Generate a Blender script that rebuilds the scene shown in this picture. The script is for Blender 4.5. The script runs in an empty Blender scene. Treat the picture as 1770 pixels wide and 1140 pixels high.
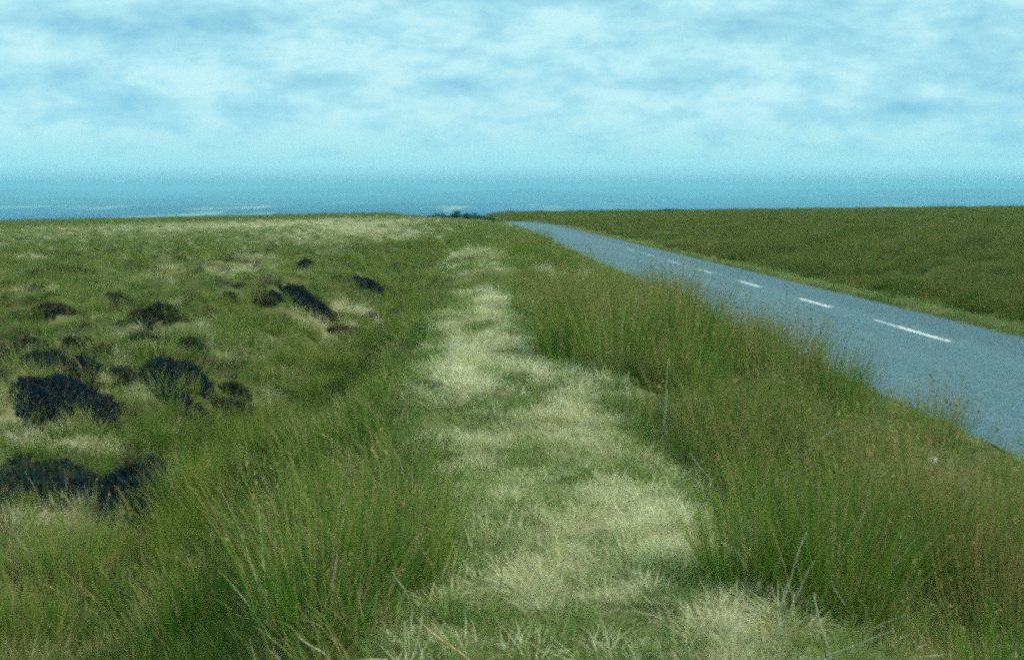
import bpy, math
import numpy as np

SC = bpy.context.scene
COL = SC.collection
R = math.radians

# ------------------------------------------------------------------ camera
EYE = 3.1
PITCH = 7.18
FPX = 1967.0                                   # focal length in photograph pixels (40 mm on 36 mm)
cam_d = bpy.data.cameras.new('camera')
cam = bpy.data.objects.new('camera', cam_d)
COL.objects.link(cam)
cam_d.sensor_width = 36.0
cam_d.lens = 40.0
cam_d.clip_start = 0.05
cam_d.clip_end = 300000.0
cam.location = (0, 0, EYE)
cam.rotation_euler = (R(90 - PITCH), 0, 0)
cam_d.dof.use_dof = True
cam_d.dof.focus_distance = 9.0
cam_d.dof.aperture_fstop = 5.6
SC.camera = cam

# ------------------------------------------------------------------ light, exposure
SUN_EL, SUN_AZ = 42.0, 118.0                   # azimuth clockwise from +Y
SC.view_settings.view_transform = 'Standard'
SC.view_settings.look = 'None'
SC.view_settings.exposure = 0.0
SC.view_settings.gamma = 1.0
SC.cycles.pixel_filter_type = 'BLACKMAN_HARRIS'
SC.cycles.filter_width = 2.9
SC.cycles.use_denoising = False
SC.cycles.use_adaptive_sampling = True
SC.cycles.adaptive_threshold = 0.05
SC.cycles.adaptive_min_samples = 12
SC.cycles.max_bounces = 6
SC.cycles.diffuse_bounces = 3
SC.cycles.glossy_bounces = 2
SC.cycles.transmission_bounces = 3
SC.cycles.volume_bounces = 0
SC.cycles.transparent_max_bounces = 4

sun_d = bpy.data.lights.new('sun', 'SUN')
sun_d.energy = 3.5
sun_d.angle = R(3)
sun_d.color = (1.0, 0.95, 0.84)
sun = bpy.data.objects.new('sun', sun_d)
COL.objects.link(sun)
sun.rotation_euler = (R(90 - SUN_EL), 0, R(180 - SUN_AZ))
sun.location = (30, -20, 60)


class NT:
    """small helper to write node trees"""
    def __init__(self, tree):
        self.t = tree
        tree.nodes.clear()

    def n(self, kind, **kw):
        nd = self.t.nodes.new(kind)
        for k, v in kw.items():
            setattr(nd, k, v)
        return nd

    def put(self, sock, v):
        if isinstance(v, bpy.types.NodeSocket):
            self.t.links.new(v, sock)
        else:
            if hasattr(sock.default_value, '__len__') and not hasattr(v, '__len__'):
                v = [v] * len(sock.default_value)
            if hasattr(v, '__len__') and len(sock.default_value) == 4 and len(v) == 3:
                v = (*v, 1)
            sock.default_value = v

    def math(self, op, a, b=0.0, c=0.0, clamp=False):
        nd = self.n('ShaderNodeMath', operation=op, use_clamp=clamp)
        self.put(nd.inputs[0], a)
        self.put(nd.inputs[1], b)
        self.put(nd.inputs[2], c)
        return nd.outputs[0]

    def mix(self, f, a, b, blend='MIX'):
        nd = self.n('ShaderNodeMix', data_type='RGBA', blend_type=blend)
        self.put(nd.inputs[0], f)
        self.put(nd.inputs[6], a)
        self.put(nd.inputs[7], b)
        return nd.outputs[2]

    def noise(self, vec, scale, detail=4, rough=0.55, dist=0.0):
        nd = self.n('ShaderNodeTexNoise')
        self.put(nd.inputs['Vector'], vec)
        nd.inputs['Scale'].default_value = scale
        nd.inputs['Detail'].default_value = detail
        nd.inputs['Roughness'].default_value = rough
        nd.inputs['Distortion'].default_value = dist
        return nd.outputs['Fac']

    def ramp(self, f, lo, hi):
        nd = self.n('ShaderNodeMapRange', interpolation_type='SMOOTHSTEP')
        self.put(nd.inputs[0], f)
        nd.inputs[1].default_value = lo
        nd.inputs[2].default_value = hi
        return nd.outputs[0]

    def scale(self, vec, s):
        nd = self.n('ShaderNodeMapping')
        self.put(nd.inputs[0], vec)
        nd.inputs['Scale'].default_value = s
        return nd.outputs[0]


# ------------------------------------------------------------------ sky
world = bpy.data.worlds.new('World')
SC.world = world
world.use_nodes = True
w = NT(world.node_tree)
d_ = w.n('ShaderNodeTexCoord').outputs['Generated']
sep = w.n('ShaderNodeSeparateXYZ')
w.put(sep.inputs[0], d_)
dx, dy, dz = sep.outputs
up = w.n('ShaderNodeCombineXYZ')
w.put(up.inputs[0], dx)
w.put(up.inputs[1], dy)
w.put(up.inputs[2], w.math('ADD', w.math('MULTIPLY', w.math('MAXIMUM', dz, 0.0), 1.0), 0.28))
nrm = w.n('ShaderNodeVectorMath', operation='NORMALIZE')
w.put(nrm.inputs[0], up.outputs[0])
sky = w.n('ShaderNodeTexSky', sky_type='NISHITA')
sky.sun_disc = False
sky.sun_elevation = R(SUN_EL)
sky.sun_rotation = R(SUN_AZ)
sky.altitude = 400
sky.air_density = 1.0
sky.dust_density = 1.2
sky.ozone_density = 1.6
w.put(sky.inputs[0], nrm.outputs[0])
SKY_STRENGTH = 0.12
CLOUD = (0.58, 0.92, 0.96)
blue = w.mix(1.0, sky.outputs[0], (0.80, 1.70, 1.55), 'MULTIPLY')
# clouds: flattened towards the horizon, plus the larger gaps of blue this sky shows
zc = w.math('ADD', w.math('MAXIMUM', dz, 0.0), 0.10)
pl = w.n('ShaderNodeCombineXYZ')
w.put(pl.inputs[0], w.math('DIVIDE', dx, zc))
w.put(pl.inputs[1], w.math('DIVIDE', dy, zc))
n1 = w.noise(pl.outputs[0], 1.15, 8, 0.62, 0.25)
az = w.math('DIVIDE', dx, w.math('MAXIMUM', dy, 0.25))
el = w.math('DIVIDE', dz, w.math('MAXIMUM', dy, 0.25))
gaps = None
for (u, v, su, sv, amp) in [
        (360, 55, 150, 40, 0.13), (170, 55, 120, 40, 0.09), (130, 132, 55, 22, 0.15), (20, 150, 60, 18, 0.12),
        (235, 180, 80, 20, 0.15), (150, 200, 80, 14, 0.08), (560, 145, 70, 14, 0.13), (790, 152, 80, 18, 0.15), (455, 195, 60, 16, 0.11),
        (900, 5, 150, 18, 0.16), (1090, 150, 70, 14, 0.10), (1310, 60, 190, 35, 0.09),
        (1440, 35, 110, 30, 0.07), (1560, 195, 110, 20, 0.19), (1680, 100, 110, 60, 0.12), (1750, 210, 90, 60, 0.10),
        (330, 225, 100, 12, 0.06), (700, 195, 60, 10, 0.06), (1250, 130, 70, 20, 0.05), (1700, 290, 160, 40, 0.05),
        (540, 100, 80, 22, -0.10), (720, 110, 90, 26, -0.08), (90, 90, 110, 18, -0.08), (310, 130, 80, 18, -0.10), (1590, 160, 45, 22, -0.06),
        (940, 60, 70, 30, -0.09), (1270, 170, 90, 18, -0.10), (620, 200, 70, 14, -0.08), (420, 270, 500, 40, -0.04), (60, 215, 80, 20, -0.06)]:
    a0, e0 = (u - 885) / FPX, (322 - v) / FPX
    g = w.math('ADD', w.math('POWER', w.math('ABSOLUTE', w.math('MULTIPLY', w.math('SUBTRACT', az, a0), FPX / su)), 2),
               w.math('POWER', w.math('ABSOLUTE', w.math('MULTIPLY', w.math('SUBTRACT', el, e0), FPX / sv)), 2))
    g = w.math('MULTIPLY', w.math('EXPONENT', w.math('MULTIPLY', g, -1.0)), amp)
    gaps = g if gaps is None else w.math('ADD', gaps, g)
pl2 = w.n('ShaderNodeCombineXYZ')
w.put(pl2.inputs[0], w.math('MULTIPLY', az, 16.0))
w.put(pl2.inputs[1], w.math('MULTIPLY', el, 40.0))
n2 = w.noise(pl2.outputs[0], 1.0, 11, 0.66, 0.2)
cov = w.math('ADD', w.math('MULTIPLY', n1, 0.14), w.math('MULTIPLY', n2, 0.86))
# the clump noise also breaks up the edges of the gaps
gaps2 = w.math('MULTIPLY', gaps, w.math('ADD', 0.45, w.math('MULTIPLY', n2, 1.3)))
cov = w.math('SUBTRACT', cov, w.math('MULTIPLY', gaps2, 1.08))
cov = w.math('ADD', cov, 0.085)
low = w.ramp(el, 0.075, 0.0)                    # the cloud sheet closes towards the horizon
cov = w.math('ADD', cov, w.math('MULTIPLY', low, 0.07))
cf = w.ramp(cov, 0.13, 0.64)
thick = w.ramp(cov, 0.50, 0.72)
ccol = w.mix(thick, (0.44, 0.82, 0.91), CLOUD)
ccol = w.mix(low, ccol, (0.36, 0.79, 0.86))
skyc = w.mix(1.0, blue, (SKY_STRENGTH,) * 3, 'MULTIPLY')
allc = w.mix(w.math('ADD', w.math('MULTIPLY', cf, 0.86), 0.10), skyc, ccol)
allc = w.mix(w.ramp(el, 0.020, -0.006), allc, (0.15, 0.50, 0.64))   # thick air right at the horizon
bg = w.n('ShaderNodeBackground')
w.put(bg.inputs[0], allc)
bg.inputs[1].default_value = 1.0
w.put(w.n('ShaderNodeOutputWorld').inputs[0], bg.outputs[0])


# ------------------------------------------------------------------ the lie of the land
RL, RR_, RC = 6.67, 12.97, 10.66               # road edges and centre line, metres right of the bank line


def bend(y):
    yb = np.clip(y, 140, 340) - 140
    return 3.0e-4 * yb * yb + np.clip(np.asarray(y, float) - 340, 0, 200) * 0.12


def X_of(l, y):
    return l - 0.0315 * np.clip(y, -120, 420) - bend(y)


def L_of(x, y):
    return x + 0.0315 * np.clip(y, -120, 420) + bend(y)


def sm(a, b, t):
    t = np.clip((np.asarray(t, float) - a) / (b - a), 0, 1)
    return t * t * (3 - 2 * t)


_rs = np.random.RandomState(5)
_TAB = _rs.rand(256, 256)


def vnoise(x, y):
    xi, yi = np.floor(x).astype(int), np.floor(y).astype(int)
    fx, fy = x - xi, y - yi
    fx, fy = fx * fx * (3 - 2 * fx), fy * fy * (3 - 2 * fy)
    a = _TAB[xi & 255, yi & 255]
    b = _TAB[(xi + 1) & 255, yi & 255]
    c = _TAB[xi & 255, (yi + 1) & 255]
    d = _TAB[(xi + 1) & 255, (yi + 1) & 255]
    return (a * (1 - fx) + b * fx) * (1 - fy) + (c * (1 - fx) + d * fx) * fy


def fbm(x, y, o=3):
    s, a, n = 0, 1, 0
    for k in range(o):
        s = s + a * vnoise(x * 2 ** k + 17.3 * k, y * 2 ** k + 5.1 * k)
        n += a
        a *= 0.5
    return s / n


CREST = 400.0


def base_z(y):
    y = np.asarray(y, float)
    z = -0.0163 * np.clip(y, -120, 1e9)
    far = np.clip(y - CREST, 0, None)
    z = np.where(y > CREST, -0.0163 * CREST - 0.0163 * far - 2.2e-4 * np.minimum(far, 300) ** 2 - np.clip(far - 300, 0, None) * 0.132, z)
    return np.maximum(z, -250.0)


def dip(y):
    """the road goes over its own brow before the moor on either side does"""
    q = np.clip(np.asarray(y, float) - 185, 0, None)
    return 1.25e-4 * np.minimum(q, 200) ** 2


def bank_h(y):
    y = np.asarray(y, float)
    h = 1.5 + 0.10 * np.sin(y * 0.55 + 0.6) * sm(4, 9, y)
    h = h + 0.10 * np.sin(y * 1.35 + 1.0) * sm(5, 8, y) + 0.42 * np.exp(-((y - 29.0) / 3.0) ** 2)
    h = h * (1 - 0.62 * sm(31, 46, y))
    return h * (1 - 0.75 * sm(120, 300, y))


def T(l, y, bumps=True):
    """height of the ground at l metres right of the bank line, y metres ahead"""
    l = np.asarray(l, float)
    y = np.asarray(y, float)
    z = base_z(y)
    near = 1 - sm(800, 2500, np.abs(y) + np.abs(l))
    z = z - dip(y) * sm(-12, 3, l) * (1 - sm(15, 34, l))
    # far hills beyond the lowland
    fd = np.sqrt(l * l + y * y)
    hills = np.clip((fbm(l / 5200.0 + 31, y / 9000.0 + 13, 3) - 0.30) * 1.9, 0, 1) * 285.0 * sm(16000, 36000, fd)
    z = z + np.minimum(hills, 288.0)
    # left moor, tilting gently away
    left = 0.50 - 0.0205 * np.clip(-l - 4, 0, 420)
    right = 0.10 + 0.22 * sm(13, 16, l) + 0.0105 * np.clip(l - 14, 0, 330)
    roadz = 0.0
    e = left
    bh = bank_h(y)
    left = left - 0.70 * sm(-4.8, -3.2, l) * (1 - sm(-1.9, -0.8, l)) * sm(9.0, 12.0, y) * (1 - sm(50, 90, y))
    left = left + 0.50 * sm(-3.6, -1.4, l) * np.exp(-((y - 8.4 + 0.5 * l) / 1.5) ** 2)
    # bank: left flank, top, right flank
    b = sm(-2.1, -0.35, l + 0.25 * (fbm(y * 0.4, y * 0 + 3) - 0.5)) * np.clip(1 - (l + 0.4 * (fbm(y * 0.35, y * 0 + 9) - 0.5) - 1.2) / 4.6, 0, 1) ** 1.15 
    lowr = 0.2 * (1 - sm(2.5, 6.2, l)) + 0.06 * sm(2.5, 6.2, l) * (1 - sm(6.3, 6.7, l))
    e = np.where(l < 0.4, left, np.where(l < RR_ + 0.1, lowr, right))
    e = e + b * np.maximum(bh - e, 0)
    if bumps:
        offroad = np.where(l < 3, 1.0, np.where(l < RL, 1 - sm(3, RL - 0.3, l), sm(RR_ + 0.2, RR_ + 3, l)))
        d = np.sqrt(l * l + y * y)
        amp = 0.62 * (1 - sm(-6, -3.8, l)) + 0.14 + 0.10 * sm(5, 8, y) + 0.45 * sm(RR_ + 1, RR_ + 5, l)
        e = e + offroad * ((fbm(l * 0.9 + 40, y * 0.9 + 11, 3) - 0.5) * amp * 1.5 + (fbm(l * 0.12 + 3, y * 0.12 + 1, 2) - 0.5) * 0.5 * sm(8, 40, d))
    return (z + e * near) if np.ndim(z) or np.ndim(e) else float(z + e * near)


def gz(x, y):
    return float(T(L_of(x, y), y))


_PH = R(PITCH)


def ray(u, v):
    a, b = (u - 885) / FPX, (570 - v) / FPX
    d = np.array([a, math.cos(_PH) + b * math.sin(_PH), -math.sin(_PH) + b * math.cos(_PH)])
    return d / np.linalg.norm(d)


def spot(u, v, far=360.0):
    """the place on the ground seen at that point of the photograph"""
    d = ray(u, v)
    t = np.concatenate([np.linspace(2, 60, 3000), np.geomspace(60, far, 1500)])
    P = np.array([0, 0, EYE]) + t[:, None] * d
    h = P[:, 2] - T(L_of(P[:, 0], P[:, 1]), P[:, 1])
    k = np.where(h < 0)[0]
    k = k[0] if len(k) else len(t) - 1
    return np.array([P[k, 0], P[k, 1], float(T(L_of(P[k, 0], P[k, 1]), P[k, 1]))])


def pixel(x, y, z):
    c, s = math.cos(_PH), math.sin(_PH)
    zz = z - EYE
    dep = y * c - zz * s
    return 885 + FPX * x / dep, 570 - FPX * (y * s + zz * c) / dep


# ------------------------------------------------------------------ dry (straw-coloured) ground, in world places
DRY = []
for (u, v, ru, rv, amp) in [
        (595, 530, 40, 20, 1.0), (560, 560, 70, 18, 0.7), (600, 585, 50, 16, 0.6), (520, 545, 60, 14, 0.4), (430, 600, 90, 30, 0.45), (450, 440, 70, 14, 0.5),
        (410, 620, 70, 30, 0.4), (190, 650, 40, 14, 0.8), (60, 755, 60, 16, 0.9), (150, 775, 70, 12, 0.7), (90, 890, 110, 26, 0.7),
        (230, 895, 50, 26, 0.5), (250, 590, 40, 14, 0.6), (210, 690, 60, 12, 0.5), (480, 660, 60, 25, 0.4), (640, 562, 30, 10, 0.8),
        (330, 575, 70, 14, 0.35), (430, 690, 50, 20, 0.4), (690, 407, 60, 6, 0.9), (620, 398, 120, 8, 1.0), (560, 420, 90, 8, 0.45), (480, 386, 260, 8, 1.0), (650, 384, 100, 8, 1.0), (250, 388, 160, 6, 0.6)]:
    c = spot(u, v)
    rx = abs(spot(u + ru, v)[0] - c[0])
    ry = abs(spot(u, v - rv)[1] - spot(u, v + rv)[1]) / 2
    DRY.append((c[0], c[1], max(rx, 0.2), max(ry, 0.3), amp))


_BY = [2.0, 4.0, 5.3, 6.9, 8.5, 10, 11.5, 14, 17.5, 21, 25, 29, 33]
_BL = [-.10, -.02, .10, .02, -.18, -.25, -.28, -.22, -.10, -.15, -.35, -.75, -.6]
_BR = [1.30, 1.18, 1.02, 1.02, .92, .80, 0.48, 0.38, 0.36, 0.36, 0.40, 0.60, .4]


BANK = []


def bank_edges(y):
    return np.interp(y, _BY, _BL), np.interp(y, _BY, _BR)


def dryness(x, y):
    x = np.asarray(x, float)
    y = np.asarray(y, float)
    l = L_of(x, y)
    s = np.zeros_like(x + y)
    for (cx, cy, rx, ry, a) in DRY:
        s = np.maximum(s, a * np.exp(-(((x - cx) / rx) ** 2 + ((y - cy) / ry) ** 2)))
    wob = 0.5 * (fbm(y * 0.5 + 2, y * 0, 2) - 0.5)
    le, re_ = bank_edges(y)
    top = sm(-0.28, 0.12, l - le + wob * 0.8) * (1 - sm(-0.2, 0.35, l - re_ + wob * 0.8)) * (1 - 0.6 * sm(30, 33, y) - 0.4 * sm(34, 52, y))
    nz = fbm(x * 1.5 + 9, y * 0.8 + 3, 3)
    nf = fbm(x * 4.1 + 1, y * 2.6 + 8, 3)
    mix_ = nz * 0.36 + nf * 0.64
    for (cx, cy, rx, ry, a) in BANK:
        mix_ = mix_ + 0.62 * a * np.exp(-(((x - cx) / rx) ** 2 + ((y - cy) / ry) ** 2))
    top = top * (0.04 + 0.96 * sm(0.37, 0.65, mix_))
    top = np.where((y > 24) & (y < 33), np.maximum(top, 0.75 * sm(-0.2, 0.2, l - le) * (1 - sm(-0.2, 0.2, l - re_)) * sm(26.5, 29, y) * (1 - sm(31, 33, y))), top)
    s = np.maximum(s * (0.45 + 1.1 * fbm(x * 0.8, y * 0.8, 3)), top)
    s = np.maximum(s, 0.50 * sm(0.46, 0.62, fbm(x * 1.1 + 30, y * 0.6 + 13, 3)) * sm(0.2, 0.7, l - re_) * (1 - sm(4.8, 5.4, l)) * (1 - sm(30, 50, y)))
    hum = sm(0.55, 0.70, fbm(x * 0.75 + 70, y * 0.42 + 3, 3)) * sm(-3.6, -5.0, l) * (1 - sm(60, 110, y))
    s = np.maximum(s, 0.28 * hum)
    verge = sm(RL - 0.8, RL - 0.3, l) * (1 - sm(RL, RL + 0.2, l)) + sm(RR_ - 0.1, RR_, l) * (1 - sm(RR_ + 0.35, RR_ + 0.9, l))
    s = np.maximum(s, 0.30 * verge * sm(0.48, 0.68, nz))
    return np.clip(s, 0, 1)


for (u, v, ru, rv, amp) in [
        (975, 620, 60, 30, .3), (1060, 760, 80, 50, .25), (1150, 910, 90, 50, .3), (830, 790, 60, 40, .2), (790, 640, 50, 30, .2), (790, 560, 40, 30, .15),
        (860, 540, 40, 20, .25), (940, 1010, 80, 40, .15), (1260, 1090, 120, 40, .25), (900, 590, 60, 16, .2), (1090, 680, 50, 20, .2), (890, 960, 60, 30, .12),
        (900, 690, 80, 30, -.25), (970, 800, 70, 40, -.3), (1120, 1110, 90, 30, -.35), (1120, 720, 60, 18, -.2), (840, 600, 60, 12, -.15), (1110, 830, 50, 20, -.2),
        (860, 720, 80, 25, -.25), (900, 860, 80, 20, -.15), (870, 1080, 60, 25, -.3), (1080, 1000, 80, 18, -.2), (820, 455, 30, 10, -.25), (840, 490, 30, 10, -.15)]:
    c = spot(u, v)
    rx = abs(spot(u + ru, v)[0] - c[0])
    ry = abs(spot(u, v - rv)[1] - spot(u, v + rv)[1]) / 2
    BANK.append((c[0], c[1], max(rx, 0.1), max(ry, 0.15), amp))


# ------------------------------------------------------------------ materials
def new_mat(name):
    m = bpy.data.materials.new(name)
    m.use_nodes = True
    return m, NT(m.node_tree)


def finish(n, shader, disp=None):
    o = n.n('ShaderNodeOutputMaterial')
    n.t.links.new(shader, o.inputs[0])
    return o


def plain_bsdf(n, col, rough=0.8, spec=0.3, bump=None, bump_d=0.02):
    p = n.n('ShaderNodeBsdfPrincipled')
    n.put(p.inputs['Base Color'], col)
    n.put(p.inputs['Roughness'], rough)
    p.inputs['Specular IOR Level'].default_value = spec
    if bump is not None:
        b = n.n('ShaderNodeBump')
        b.inputs['Distance'].default_value = bump_d
        n.put(b.inputs['Height'], bump)
        n.t.links.new(b.outputs[0], p.inputs['Normal'])
    return p.outputs[0]


def blade_mat(name, lo, mid, hi, dead, dead_amt=0.2, trans=0.35, tip=0.5, root=None, patch=0.35):
    """grass blades: colour wanders with the place, from blade to blade and from root to tip"""
    m, n = new_mat(name)
    pos = n.n('ShaderNodeNewGeometry').outputs['Position']
    uv = n.n('ShaderNodeUVMap')
    s = n.n('ShaderNodeSeparateXYZ')
    n.put(s.inputs[0], uv.outputs[0])
    rnd, t = s.outputs[0], s.outputs[1]
    big = n.ramp(n.noise(pos, patch, 4, 0.62), 0.36, 0.64)
    med = n.noise(pos, 2.6, 3, 0.6)
    f = n.math('ADD', n.math('MULTIPLY', big, 0.40), n.math('MULTIPLY', n.ramp(med, 0.36, 0.64), 0.32))
    f = n.math('ADD', f, n.math('MULTIPLY', rnd, 0.3), clamp=True)
    c = n.mix(n.ramp(f, 0.1, 0.55), lo, mid)
    c = n.mix(n.ramp(f, 0.5, 0.95), c, hi)
    r2 = n.math('FRACT', n.math('MULTIPLY', rnd, 7.31))
    dm = n.math('ADD', n.math('LESS_THAN', r2, dead_amt), n.math('MULTIPLY', n.ramp(t, 0.55, 1.0), tip), clamp=True)
    c = n.mix(dm, c, dead)
    if root is not None:
        c = n.mix(n.ramp(t, 0.35, 0.0), c, root)
    dif = n.n('ShaderNodeBsdfDiffuse')
    n.put(dif.inputs[0], c)
    tr = n.n('ShaderNodeBsdfTranslucent')
    n.put(tr.inputs[0], c)
    mx = n.n('ShaderNodeMixShader')
    mx.inputs[0].default_value = trans
    n.t.links.new(dif.outputs[0], mx.inputs[1])
    n.t.links.new(tr.outputs[0], mx.inputs[2])
    finish(n, mx.outputs[0])
    return m


STRAW = (0.42, 0.37, 0.20)
M_moor = blade_mat('moor_grass_blades', (0.038, 0.110, 0.020), (0.115, 0.205, 0.032), (0.29, 0.30, 0.10), (0.36, 0.29, 0.14), 0.18, tip=0.28, patch=0.42)
M_moor_r = blade_mat('roadside_moor_blades', (0.036, 0.095, 0.020), (0.105, 0.175, 0.030), (0.23, 0.22, 0.065), (0.28, 0.22, 0.10), 0.16, tip=0.3, patch=0.30)
M_dry = blade_mat('straw_blades', (0.45, 0.48, 0.22), (0.66, 0.66, 0.38), (0.88, 0.86, 0.60), (0.55, 0.50, 0.30), 0.3, tip=0.3, patch=0.5)
M_short = blade_mat('short_turf_blades', (0.10, 0.195, 0.042), (0.20, 0.29, 0.075), (0.34, 0.38, 0.15), (0.42, 0.40, 0.18), 0.15, tip=0.2, patch=0.6)
M_rush = blade_mat('rush_stems', (0.034, 0.130, 0.016), (0.105, 0.235, 0.028), (0.29, 0.265, 0.085), (0.35, 0.235, 0.11), 0.13, tip=0.55, patch=0.5, trans=0.25)
M_ditch = blade_mat('green_ditch_stems', (0.042, 0.125, 0.016), (0.105, 0.20, 0.024), (0.20, 0.25, 0.045), (0.30, 0.24, 0.09), 0.08, tip=0.3, patch=0.35, trans=0.3)
M_rush_dead = blade_mat('dead_rush_stems', (0.30, 0.27, 0.14), (0.44, 0.40, 0.23), (0.60, 0.56, 0.38), (0.36, 0.27, 0.15), 0.3, tip=0.2, patch=0.6, trans=0.2)
M_heather = blade_mat('shaded_heather_sprigs', (0.006, 0.022, 0.038), (0.012, 0.032, 0.040), (0.035, 0.060, 0.026), (0.09, 0.06, 0.032), 0.09, tip=0.05, trans=0.05)  # navy puts the shade of peat hollows into the sprig colour
M_heather2 = blade_mat('brown_heather_sprigs', (0.016, 0.038, 0.030), (0.030, 0.055, 0.032), (0.055, 0.08, 0.034), (0.11, 0.075, 0.045), 0.15, tip=0.25, trans=0.1)
M_heath = blade_mat('brown_olive_heath', (0.022, 0.045, 0.028), (0.055, 0.075, 0.032), (0.11, 0.11, 0.05), (0.16, 0.11, 0.07), 0.2, tip=0.2, trans=0.15, patch=0.8)
M_bush = blade_mat('far_bush_leaves', (0.018, 0.045, 0.035), (0.025, 0.06, 0.045), (0.035, 0.075, 0.05), (0.05, 0.06, 0.04), 0.05, tip=0.05, trans=0.1)  # blue-green of the distant haze is mixed into the leaf colour

m, n = new_mat('pale_dead_stem')
geo = n.n('ShaderNodeNewGeometry').outputs['Position']
k = n.noise(n.scale(geo, (30, 30, 9)), 1.0, 3)
finish(n, plain_bsdf(n, n.mix(n.ramp(k, 0.35, 0.65), (0.36, 0.34, 0.20), (0.62, 0.61, 0.46)), 0.5, 0.4))
M_stem = m
m, n = new_mat('reddish_dead_stem')
geo = n.n('ShaderNodeNewGeometry').outputs['Position']
k = n.noise(n.scale(geo, (30, 30, 9)), 1.0, 3)
finish(n, plain_bsdf(n, n.mix(n.ramp(k, 0.35, 0.65), (0.34, 0.22, 0.10), (0.55, 0.46, 0.24)), 0.5, 0.4))
M_stem_red = m

m, n = new_mat('moor_soil_and_thatch')
geo = n.n('ShaderNodeNewGeometry').outputs['Position']
at = n.n('ShaderNodeAttribute', attribute_name='dry').outputs['Fac']
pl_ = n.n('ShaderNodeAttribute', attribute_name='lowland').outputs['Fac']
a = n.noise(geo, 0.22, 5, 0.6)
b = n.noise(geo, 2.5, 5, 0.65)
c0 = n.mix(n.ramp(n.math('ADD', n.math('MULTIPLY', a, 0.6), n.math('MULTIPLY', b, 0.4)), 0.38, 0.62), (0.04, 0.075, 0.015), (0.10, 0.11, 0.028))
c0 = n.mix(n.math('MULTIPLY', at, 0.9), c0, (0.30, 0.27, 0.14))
# the lowland far below the moor: field and wood patches with haze blue painted in, a few pale ones
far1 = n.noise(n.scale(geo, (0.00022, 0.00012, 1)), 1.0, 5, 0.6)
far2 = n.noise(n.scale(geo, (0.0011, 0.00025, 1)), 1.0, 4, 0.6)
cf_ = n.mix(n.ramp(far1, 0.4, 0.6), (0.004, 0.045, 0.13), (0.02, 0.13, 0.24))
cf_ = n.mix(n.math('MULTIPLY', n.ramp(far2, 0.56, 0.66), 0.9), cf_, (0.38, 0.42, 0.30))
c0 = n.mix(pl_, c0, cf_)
finish(n, plain_bsdf(n, c0, 0.95, 0.1, b, 0.05))
M_ground = m

m, n = new_mat('worn_asphalt')
geo = n.n('ShaderNodeNewGeometry').outputs['Position']
uv = n.n('ShaderNodeUVMap').outputs[0]
s = n.n('ShaderNodeSeparateXYZ')
n.put(s.inputs[0], uv)
lat = s.outputs[0]                                  # metres across, from the left edge
grit = n.math('ADD', n.math('MULTIPLY', n.noise(geo, 34.0, 3, 0.75), 0.5), n.math('MULTIPLY', n.noise(geo, 9.0, 4, 0.8), 0.5))
blot = n.noise(n.scale(uv, (0.9, 0.12, 1)), 1.0, 5, 0.6)
streak = n.noise(n.scale(uv, (3.5, 0.03, 1)), 1.0, 4, 0.6)
c0 = n.mix(n.ramp(blot, 0.35, 0.65), (0.030, 0.118, 0.145), (0.070, 0.178, 0.202))
c0 = n.mix(n.math('MULTIPLY', n.ramp(streak, 0.45, 0.7), 0.5), c0, (0.14, 0.22, 0.23))
trk = n.math('POWER', n.math('ABSOLUTE', n.math('SINE', n.math('MULTIPLY', lat, math.pi / 1.65))), 3)
c0 = n.mix(n.math('MULTIPLY', trk, 0.45), c0, (0.13, 0.21, 0.22))
c0 = n.mix(n.ramp(lat, 4.0, 5.2), c0, n.mix(0.55, c0, (0.010, 0.066, 0.096)))   # the far lane is darker
c0 = n.mix(n.ramp(grit, 0.36, 0.62), n.mix(0.88, c0, (0.010, 0.03, 0.04)), n.mix(0.30, c0, (0.20, 0.29, 0.30)))
rg = n.math('ADD', 0.50, n.math('MULTIPLY', blot, 0.2))
finish(n, plain_bsdf(n, c0, rg, 0.5, grit, 0.012))
M_road = m

m, n = new_mat('worn_white_paint')
geo = n.n('ShaderNodeNewGeometry').outputs['Position']
k = n.noise(geo, 9.0, 5, 0.7)
finish(n, plain_bsdf(n, n.mix(n.ramp(k, 0.36, 0.56), (0.15, 0.21, 0.23), (0.74, 0.77, 0.75)), 0.6, 0.3))
M_paint = m

m, n = new_mat('white_quartz_stone')
geo = n.n('ShaderNodeNewGeometry').outputs['Position']
k = n.noise(geo, 30.0, 4, 0.6)
finish(n, plain_bsdf(n, n.mix(n.ramp(k, 0.3, 0.7), (0.62, 0.62, 0.60), (0.85, 0.86, 0.86)), 0.7, 0.3, k, 0.005))
M_stone = m


# ------------------------------------------------------------------ helpers for things
def tag(o, label=None, cat=None, group=None, kind=None):
    for k_, v_ in (('label', label), ('category', cat), ('group', group), ('kind', kind)):
        if v_:
            o[k_] = v_
    return o


def link(name, me, mat=None, parent=None):
    o = bpy.data.objects.new(name, me)
    COL.objects.link(o)
    if mat is not None and not me.materials:
        me.materials.append(mat)
    if parent is not None:
        o.parent = parent
    return o


def mesh_np(name, verts, quads, uv=None, smooth=False):
    me = bpy.data.meshes.new(name)
    nv, nf = len(verts), len(quads)
    me.vertices.add(nv)
    me.vertices.foreach_set('co', np.ascontiguousarray(verts, np.float32).ravel())
    me.loops.add(nf * 4)
    me.loops.foreach_set('vertex_index', np.ascontiguousarray(quads, np.int32).ravel())
    me.polygons.add(nf)
    me.polygons.foreach_set('loop_start', np.arange(0, nf * 4, 4, dtype=np.int32))
    if uv is not None:
        l_ = me.uv_layers.new(name='UVMap')
        l_.data.foreach_set('uv', np.ascontiguousarray(uv[np.asarray(quads).ravel()], np.float32).ravel())
    me.update(calc_edges=True)
    if smooth:
        me.polygons.foreach_set('use_smooth', np.ones(nf, bool))
    return me


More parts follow.
